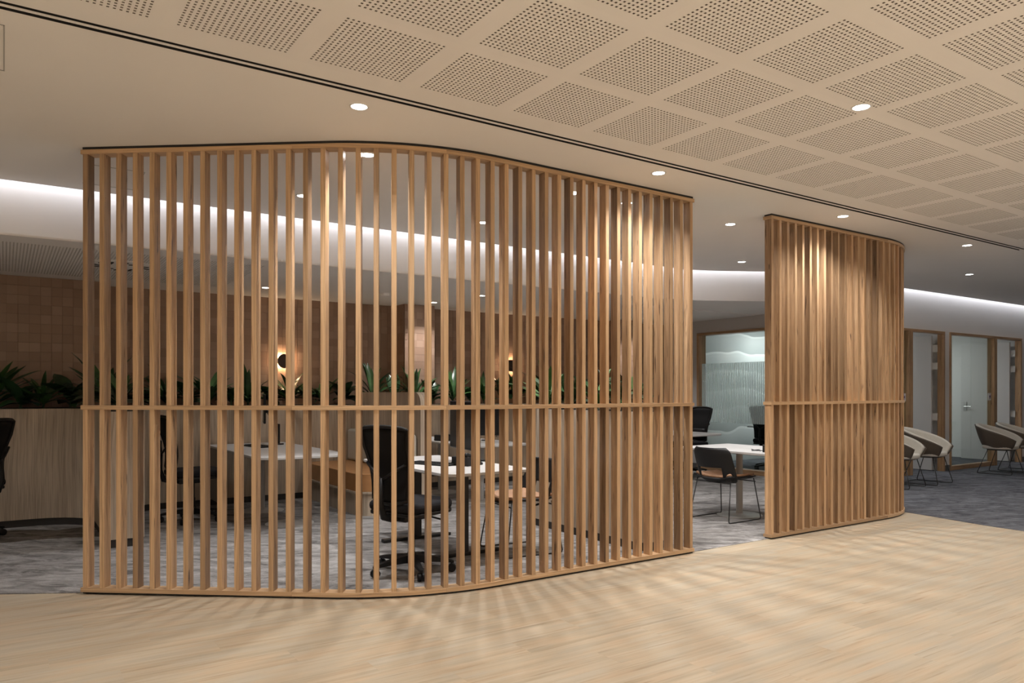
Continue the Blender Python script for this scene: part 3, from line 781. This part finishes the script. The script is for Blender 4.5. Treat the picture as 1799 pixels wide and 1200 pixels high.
# ------------------------------------------------------------------ sconces
def sconce(a, p, z, lab):
    t = thing('wall_sconce', lab, 'wall lamp', a, p, z)
    MB().lathe([(.045, -.009), (.045, -.03), (.03, -.034)], 24, axis='y').build('back_plate', M['bronze'], t, auto=30)
    MB().lathe([(.018, -.034), (.018, -.060)], 16, axis='y').build('stem', M['bronze'], t)
    MB().lathe([(.070, -.0590), (.070, -.0585)], 28, axis='y').build('glow_ring', M['sconce_glow'], t)
    MB().lathe([(.074, -.060), (.094, -.064), (.094, -.072), (.03, -.080), (.008, -.082)], 32, axis='y').build('front_disc', M['bronze'], t, auto=30)
    ld = bpy.data.lights.new('lamp', 'POINT'); ld.energy = 2.2; ld.color = (1, .66, .38); ld.shadow_soft_size = .012
    for q in range(4):
        lo_ = bpy.data.objects.new('lamp', ld); COL.objects.link(lo_); lo_.parent = t
        lo_.location = (  .085*math.cos(q*PI/2+.78), -.045, .085*math.sin(q*PI/2+.78))
    return t
sconce(3.02, 9.80, 1.742, 'round dark bronze wall lamp glowing above the left booth desk')
sconce(6.58, 9.80, 1.755, 'round dark bronze wall lamp glowing behind the middle of the large screen')

# ------------------------------------------------------------------ task chair (faces +x)
def task_chair(label, a, p, rz, seat_dz=0.0):
    t = thing('task_chair', label, 'chair', a, p, 0.003, rz)
    for k in range(5):
        q = 2*PI*k/5+.35; c, s = math.cos(q), math.sin(q)
        mb = MB(); ring = []
        for r, w, z0, z1 in ((.02, .026, .075, .135), (.16, .022, .078, .118), (.29, .016, .070, .092), (.315, .010, .066, .084)):
            ring.append([(r*c-w*s*e, r*s+w*c*e, z) for e, z in ((-1, z0), (1, z0), (1, z1), (-1, z1))])
        mb.grid(ring, closed_u=True); mb.f += [[3,2,1,0], [12,13,14,15]]; mb.uv += [None, None]
        leg = mb.build('base_leg', M['black_plastic'], t, auto=45)
        cw_ = MB()
        for e in (-1, 1):
            m2 = MB().lathe([(.012, -.010), (.030, -.009), (.031, 0), (.030, .009), (.012, .010)], 16, axis='y')
            cw_.add([(v[0]*c-(v[1]+e*.014)*s+.30*c, v[0]*s+(v[1]+e*.014)*c+.30*s, v[2]+.031) for v in m2.v], m2.f)
        cw_.tube([(.30*c, .30*s, .03), (.30*c, .30*s, .075)], .008, 6)
        cw_.build('caster', M['black_plastic'], leg, auto=35)
    MB().lathe([(.03, .07), (.032, .14), (.026, .16), (.026, .24), (.019, .24), (.019, .42+seat_dz)], 18).build('gas_column', M['black_plastic'], t, auto=35)
    z = .425+seat_dz
    mb = MB().box(-.16, .12, -.09, .09, z-.03, z+.02); mb.box(-.24, -.14, -.04, .04, z-.02, z+.01)
    mb.build('tilt_mechanism', M['black_plastic'], t, bevel=.01)
    MB().tube([(.05, -.09, z), (.06, -.20, z-.015), (.06, -.26, z-.02)], .007, 6).build('lever', M['black_plastic'], t, smooth=True)
    MB().prism(rrect(-.23, .26, -.24, .24, [.13, .08, .08, .13], 6), z+.02, z+.045).build('seat_pan', M['black_plastic'], t, bevel=.006)
    MB().prism(rrect(-.235, .265, -.245, .245, [.14, .08, .08, .14], 6), z+.045, z+.115).build('seat', M['black_fabric'], t, bevel=.028, seg=3)
    # backrest: tapering frame round a mesh field, leaning back
    def bk(y, zz):
        h = (zz-.10)/.55
        x = -.235-.045*h-.02*h*h+.035*math.sin(PI*min(1, max(0, h*1.3)))*1.0+ .28*y*y
        return (x, y, z+zz)
    def outline(scale=1.0):
        pts = []
        for i in range(9): pts.append((-(.17+.06*i/8)*scale, .14+.50*i/8))
        for i in range(1, 6): q = PI*(1-i/6); pts.append((.215*scale*math.cos(q), .645+.02*math.sin(q)))
        for i in range(9): pts.append(((.23-.06*i/8)*scale, .64-.50*i/8))
        for i in range(1, 5): q = i/5; pts.append((.17*scale*(1-2*q), .14-.035*math.sin(PI*q)))
        return pts
    MB().tube([bk(y, zz) for y, zz in outline()], .014, 8, closed=True).build('back_frame', M['black_plastic'], t, smooth=True)
    rows = []
    for i in range(13):
        h = i/12; zz = .12+.535*h; w = (.17+.06*min(1, h*1.04))*.985
        rows.append([bk(w*(-1+2*j/8), zz) for j in range(9)])
    MB().grid(rows).build('back_mesh', M['black_mesh'], t, smooth=True, solid=.008)
    sp = MB(); sp.tube([(-.20, 0, z-.005), (-.285, 0, z+.02), (-.318, 0, z+.12), (-.31, 0, z+.30)], [.026, .026, .022, .018], 8)
    sp.tube([(-.31, 0, z+.28), (-.285, -.12, z+.36), (-.262, -.19, z+.40)], .012, 6); sp.tube([(-.31, 0, z+.28), (-.285, .12, z+.36), (-.262, .19, z+.40)], .012, 6)
    sp.build('back_support', M['black_plastic'], t, smooth=True)
    rows = [[(bk(y, zz)[0]+.008, y, z+zz) for y in (-.16, -.08, 0, .08, .16)] for zz in (.20, .24, .28, .32)]
    MB().grid(rows).build('lumbar_pad', M['black_plastic'], t, smooth=True, solid=.02)
    return t
task_chair('black task chair with tall back directly behind the screen bend', 2.50, 5.02, .36)
task_chair('black task chair turned towards the left booth desk', 1.62, 8.31, .10)
task_chair('black task chair cut by the left picture edge', -.29, 8.32, PI-.55)
task_chair('black mesh task chair by the office window seen in the gap', 9.14, 8.40, PI*.97)

# ------------------------------------------------------------------ sled chair with slotted back (faces +x)
def sled(mbp, w0, w1, x0, x1, xt0, xt1, zt, r=.006):
    out = []
    for s in (-1, 1):
        out.append(MB().tube([(xt0, s*w1, zt), (x0+.01, s*w0, .03), (x0+.015, s*w0, .010), (x0+.035, s*w0, r+.0), (x1-.035, s*w0, r), (x1-.012, s*w0, .010), (x1-.006, s*w0, .03), (xt1, s*w1, zt)], r, 8))
    return out
def side_chair(label, a, p, rz):
    t = thing('sled_chair', label, 'chair', a, p, 0.003, rz)
    for mb in sled(None, .255, .215, -.26, .27, -.17, .20, .435): mb.build('sled_leg', M['black_metal'], t, smooth=True)
    for x, z in ((-.19, .40), (.215, .40)): MB().tube([(x, -.225, z), (x, .225, z)], .006, 8).build('cross_bar', M['black_metal'], t)
    def seat_z(x, y): return .445-.02*math.cos(min(1, abs(x)/.25)*PI/2)+.03*(abs(y)/.23)**3 + (.02 if x > .18 else 0)*-1
    rows = [[(x, y*(1-.10*max(0, x/.24)), seat_z(x, y)) for y in [(-.235+.47*j/10) for j in range(11)]] for x in [(-.21+.45*i/8) for i in range(9)]]
    MB().grid(rows).build('seat_shell', M['black_plastic'], t, smooth=True, solid=.014)
    rows = [[(x*.93+.006, y*.93*(1-.10*max(0, x/.24)), seat_z(x, y)+.018) for y in [(-.235+.47*j/10) for j in range(11)]] for x in [(-.21+.45*i/8) for i in range(9)]]
    MB().grid(rows).build('seat_pad', M['tan_seat'], t, smooth=True, solid=.024)
    # back: curved plate with an oval opening
    rows = []; nz, ny = 16, 24
    for i in range(nz+1):
        h = i/nz; z = .40+.362*h
        w = .248-.01*h - (.05*(max(0, h-.82)/.18)**2) - (.07*(max(0, .16-h)/.16)**2)
        rr = []
        for j in range(ny+1):
            e = -1+2*j/ny; y = w*e
            x = -.235-.075*h + .15*e*e*(1-.35*h) + (.05*(1-h/.16)**2 if h < .16 else 0)
            rr.append((x, y, z))
        rows.append(rr)
    MB().grid(rows, skip=lambda i, k: 2 <= i <= 6 and 5 <= k <= 18).build('backrest', M['black_plastic'], t, smooth=True, solid=.016, bevel=0)
    return t
side_chair('black slotted-back chair with tan seat in the gap between the screens', 6.30, 5.29, .02)
side_chair('black sled chair with tan seat behind the middle slats', 3.62, 5.20, PI-.12)

# ------------------------------------------------------------------ tub chairs (face +x)
def tub_chair(label, a, p, rz, src=None):
    if src:
        c = copy_tree(src); c.location = W(a, p, .003); c.rotation_euler = (0,0,TH+rz); c['label'] = label; return c
    t = thing('tub_chair', label, 'chair', a, p, 0.003, rz, 'tub chairs along the corridor')
    for mb in sled(None, .27, .20, -.24, .27, -.10, .17, .40, .006): mb.build('sled_leg', M['black_metal'], t, smooth=True)
    for x, z in ((-.235, .012), (.0, .40)): MB().tube([(x, -.265 if z < .1 else -.2, z), (x, .265 if z < .1 else .2, z)], .006, 8).build('cross_bar', M['black_metal'], t)
    def shell(inn):
        rows = []; nt_, nf = 10, 36; F = math.radians(142)
        for i in range(nt_+1):
            h = i/nt_; rr = []
            for j in range(nf+1):
                f = -F+2*F*j/nf; g = abs(f)/F
                rim = .80-.22*g**1.6-.03*g**6
                z = .395+(rim-.395)*h**1.15
                k = h**.55; rx = (.19+.13*k)-inn; ry = (.20+.115*k)-inn
                lean = -.05*h*(1-g)
                x = -rx*math.cos(f)*1.0+lean+ (.02 if g < 1 else .02); y = ry*math.sin(f)
                if math.cos(f) < 0: x = -rx*math.cos(f)*1.12+.02+lean
                rr.append((x, y, z+ (.012 if inn else 0)))
            rows.append(rr)
        return rows
    ro_, ri_ = shell(0), shell(.026)
    MB().grid(ro_).build('outer_shell', M['tub_outer'], t, smooth=True, solid=.006)
    MB().grid(ri_).build('inner_lining', M['tub_inner'], t, smooth=True, solid=.03)
    base = [ro_[0][j][:2] for j in range(len(ro_[0]))]
    MB().prism(base[::-1] if False else base, .385, .41).build('shell_base', M['tub_outer'], t)
    seatp = [(.02+.245*math.copysign(abs(math.cos(q))**.75, math.cos(q)), .245*math.copysign(abs(math.sin(q))**.75, math.sin(q))) for q in [2*PI*k/36 for k in range(36)]]
    MB().prism(seatp, .405, .47).build('seat_cushion', M['tub_inner'], t, bevel=.022, seg=3)
    return t
tc0 = tub_chair('oatmeal tub chair with taupe outer shell, nearest of the right-hand pair', 13.55, 5.70, -PI/2+.10)
tub_chair('oatmeal tub chair partly out of the right picture edge', 14.33, 5.72, -PI/2+.10, tc0)
tub_chair('oatmeal tub chair beside the curved end of the smaller screen', 11.22, 5.70, -PI/2+.10, tc0)
tub_chair('oatmeal tub chair mostly hidden by the curved end of the smaller screen', 10.46, 5.70, -PI/2+.10, tc0)

# ------------------------------------------------------------------ desks
def desk(label, a0, a1, p0, p1, r=.12, leg='post', posts=None):
    t = thing('desk', label, 'desk', (a0+a1)/2, (p0+p1)/2, .003); w, d = (a1-a0)/2, (p1-p0)/2
    poly = rrect(-w, w, -d, d, [.03, .03, r, r], 7)
    MB().prism(poly, .700, .722).build('desk_top', M['desk'], t, bevel=.002)
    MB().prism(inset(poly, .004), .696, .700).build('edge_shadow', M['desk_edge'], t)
    for x, y in (posts or [(0, -d*.45), (0, d*.6)]):
        if leg == 'post':
            MB().lathe([(.24, 0), (.24, .006), (.05, .012), (.035, .02), (.035, .69)], 24).build('post_leg', M['grey_metal'], t, auto=35, loc=(x, y, 0))
        else:
            mb = MB().box(x-.035, x+.035, y-.03, y+.03, .03, .69); mb.box(x-.34, x+.34, y-.03, y+.03, 0, .03); mb.box(x-.3, x+.3, y-.02, y+.02, .665, .695)
            mb.build('t_leg', M['black_metal'], t, bevel=.006)
    MB().box(-.03, .03, -d*.5, d*.62, .66, .695).build('under_beam', M['black_metal'], t)
    return t
dk = desk('grey-white booth desk below the left wall lamp', 1.95, 2.85, 7.02, 9.22, .22, posts=[(0, .45), (.0, -.55)])
MB().box(-.43, -.41, .30, 1.08, .10, .692).build('modesty_panel', M['desk_edge'], dk)
desk('grey-white desk close behind the large screen with phone and keyboard', 2.72, 3.50, 4.86, 6.45, .10, leg='t')
desk('grey-white booth desk deep behind the middle slats', 4.42, 5.22, 7.25, 9.2, .2)
desk('grey-white round-cornered desk in the gap between the screens', 6.25, 7.15, 4.66, 5.95, .16, posts=[(-.08, .05)])
desk('grey-white far desk in the gap near the office window', 7.95, 8.85, 7.38, 9.2, .2)
t = desk('pale desk inside the glazed office', 11.2, 12.0, 7.0, 8.9, .05)
t = None

# ------------------------------------------------------------------ banquette
b = thing('banquette', 'tan leather banquette seat with cream back and timber surround', 'bench', 0, 0, .003)
foot = rrect(3.12, 3.84, 7.48, 9.29, [.0, .0, .22, .02], 8)
MB().prism(inset(foot, .03), 0, .24).build('timber_base', M['veneer'], b)
MB().prism(foot, .24, .262).build('ledge', M['veneer'], b, bevel=.002)
MB().prism(inset(foot, .012), .262, .455).build('seat_cushion', M['tan'], b, bevel=.05, seg=4)
for k in range(2):
    p0, p1 = (7.56, 8.42) if k == 0 else (8.43, 9.27)
    MB().box(3.69, 3.84, p0, p1, .455, .86).build('back_cushion', M['cream'], b, bevel=.035, seg=4)
shp = [(q[0], q[1]) for q in rrect(7.50, 9.29, 0, 1.335, [.14, .14, 0, 0], 8)]
mb = MB(); n = len(shp)
vs = [(3.85, y, z) for y, z in shp]+[(3.97, y, z) for y, z in shp]
per = [0]
for i in range(n): q = shp[(i+1)%n]; per.append(per[-1]+math.hypot(q[0]-shp[i][0], q[1]-shp[i][1]))
fs = [(i, (i+1)%n, n+(i+1)%n, n+i) for i in range(n)]+[tuple(range(n-1,-1,-1)), tuple(range(n,2*n))]
uvs = [[(per[i],0),(per[i+1],0),(per[i+1],.1),(per[i],.1)] for i in range(n)]+[[(shp[i][1], shp[i][0]) for i in range(n-1,-1,-1)], [(shp[i][1], shp[i][0]) for i in range(n)]]
mb.add(vs, fs, uvs); mb.build('high_back_panel', M['veneer'], b)

# ------------------------------------------------------------------ desk-top equipment
ZD = .7255
def monitor(label, a, p, rz, zb=.86, w=.54, h=.33, arm=True):
    t = thing('monitor', label, 'monitor', a, p, ZD, rz); zb -= ZD
    MB().box(-.012, .012, -w/2, w/2, zb, zb+h).build('housing', M['black_plastic'], t, bevel=.006)
    MB().box(.0121, .0128, -w/2+.012, w/2-.012, zb+.016, zb+h-.012).build('display', M['screen'], t)
    MB().lathe([(.06, 0), (.06, .012), (.016, .016), (.016, .24)], 16, c=(-.16, 0, 0)).build('arm_post', M['black_plastic'], t, auto=35)
    MB().tube([(-.16, 0, .22), (-.10, .02, .26), (-.03, 0, zb+h*.5)], .018, 8).build('arm', M['black_plastic'], t, smooth=True)
    MB().box(-.035, -.012, -.05, .05, zb+h*.5-.05, zb+h*.5+.05).build('mount_plate', M['black_plastic'], t)
    MB().tube([(-.03, .05, zb+h*.4), (-.05, .16, zb+h*.25), (-.06, .14, zb-.02), (-.09, .05, zb+.02), (-.14, .02, .05)], .004, 6).build('cable', M['black_plastic'], t, smooth=True)
    return t
monitor('black monitor on an arm at the left booth desk', 2.50, 8.83, PI-.25, .98)
monitor('black monitor on the desk close behind the large screen', 3.33, 5.70, PI-.16, .84, h=.42)
monitor('black monitor on the desk deep behind the middle slats', 4.95, 7.9, -2.2, .80, h=.38)
monitor('black monitor on an arm inside the glazed office', 11.55, 7.75, 2.6, .85)
def keyboard(label, a, p, rz):
    t = thing('keyboard', label, 'keyboard', a, p, ZD, rz)
    MB().box(-.07, .07, -.21, .21, 0, .016).build('tray', M['black_plastic'], t, bevel=.005)
    km = MB().box(-.0085, .0085, -.0085, .0085, 0, .005).mesh('key', M['black_mesh'])
    for i in range(5):
        for j in range(18): link(km, 'key', t, (-.045+.0225*i, -.19+.0223*j, .016))
keyboard('black keyboard on the desk close behind the large screen', 3.0, 5.62, .35)
keyboard('black keyboard on the left booth desk', 2.35, 8.55, .2)
def phone(label, a, p, rz):
    t = thing('desk_phone', label, 'telephone', a, p, ZD, rz)
    mb = MB(); prof_ = [(-.10, 0), (.10, 0), (.10, .02), (-.06, .075), (-.10, .075)]
    vs = [(x, -.09, z) for x, z in prof_]+[(x, .09, z) for x, z in prof_]; n = 5
    mb.add(vs, [(i, n+i, n+(i+1)%n, (i+1)%n) for i in range(n)]+[tuple(range(n)), tuple(range(2*n-1, n-1, -1))])
    mb.build('base', M['black_plastic'], t, bevel=.006)
    MB().tube([(-.095, -.065, .085), (-.08, -.065, .098), (.05, -.065, .058), (.075, -.065, .035)], [.020, .014, .014, .020], 8).build('handset', M['black_plastic'], t, smooth=True)
    km = MB().box(-.006, .006, -.006, .006, 0, .006).mesh('key', M['grey_metal'])
    for i in range(4):
        for j in range(3):
            x = .0+.02*i; link(km, 'key', t, (x, -.02+.02*j, .0195+(.10-x)*.055/.16), (0, .33, 0))
    c = [(.02+.05*math.cos(q*.9)*(.6+.02*q), .16+.05*math.sin(q*1.1), .006+.012*(q % 2)) for q in range(10)]
    MB().tube([(-.08, -.05, .02)]+c, .004, 6).build('cord', M['black_plastic'], t, smooth=True)
phone('black desk phone on the desk in the gap between the screens', 6.52, 4.86, .6)
phone('black desk phone beside the keyboard behind the large screen', 3.22, 5.42, .3)
phone('black desk phone on the desk deep behind the middle slats', 4.6, 8.3, .3)
t = thing('paper_cup', 'small white cup on the left booth desk', 'cup', 2.42, 8.95, ZD)
MB().lathe([(.022, 0), (.031, .085), (.029, .085), (.021, .003)], 20).build('cup_wall', M['plaque'], t, auto=30)
MB().lathe([(.0325, .083), (.0325, .090), (.026, .094)], 20).build('lid', M['plaque'], t, auto=30)

# ------------------------------------------------------------------ glazed rooms
for a, p, lab, rm in ((12.45, 8.75, 'square ceiling light panel in the glazed office', 'room_light'), (14.8, 8.3, 'square ceiling light panel in the far glazed room', 'room_light_dim')):
    t = thing('ceiling_light_panel', lab, 'ceiling light', a, p, ZL+.05)
    MB().box(-.30, .30, -.30, .30, -.012, 0).build('frame', M['white_metal'], t, bevel=.003)
    MB().box(-.27, .27, -.27, .27, -.0145, -.012).build('diffuser', M[rm], t)
side = task_chair('black task chair at the desk inside the glazed office', 10.85, 8.1, 0)
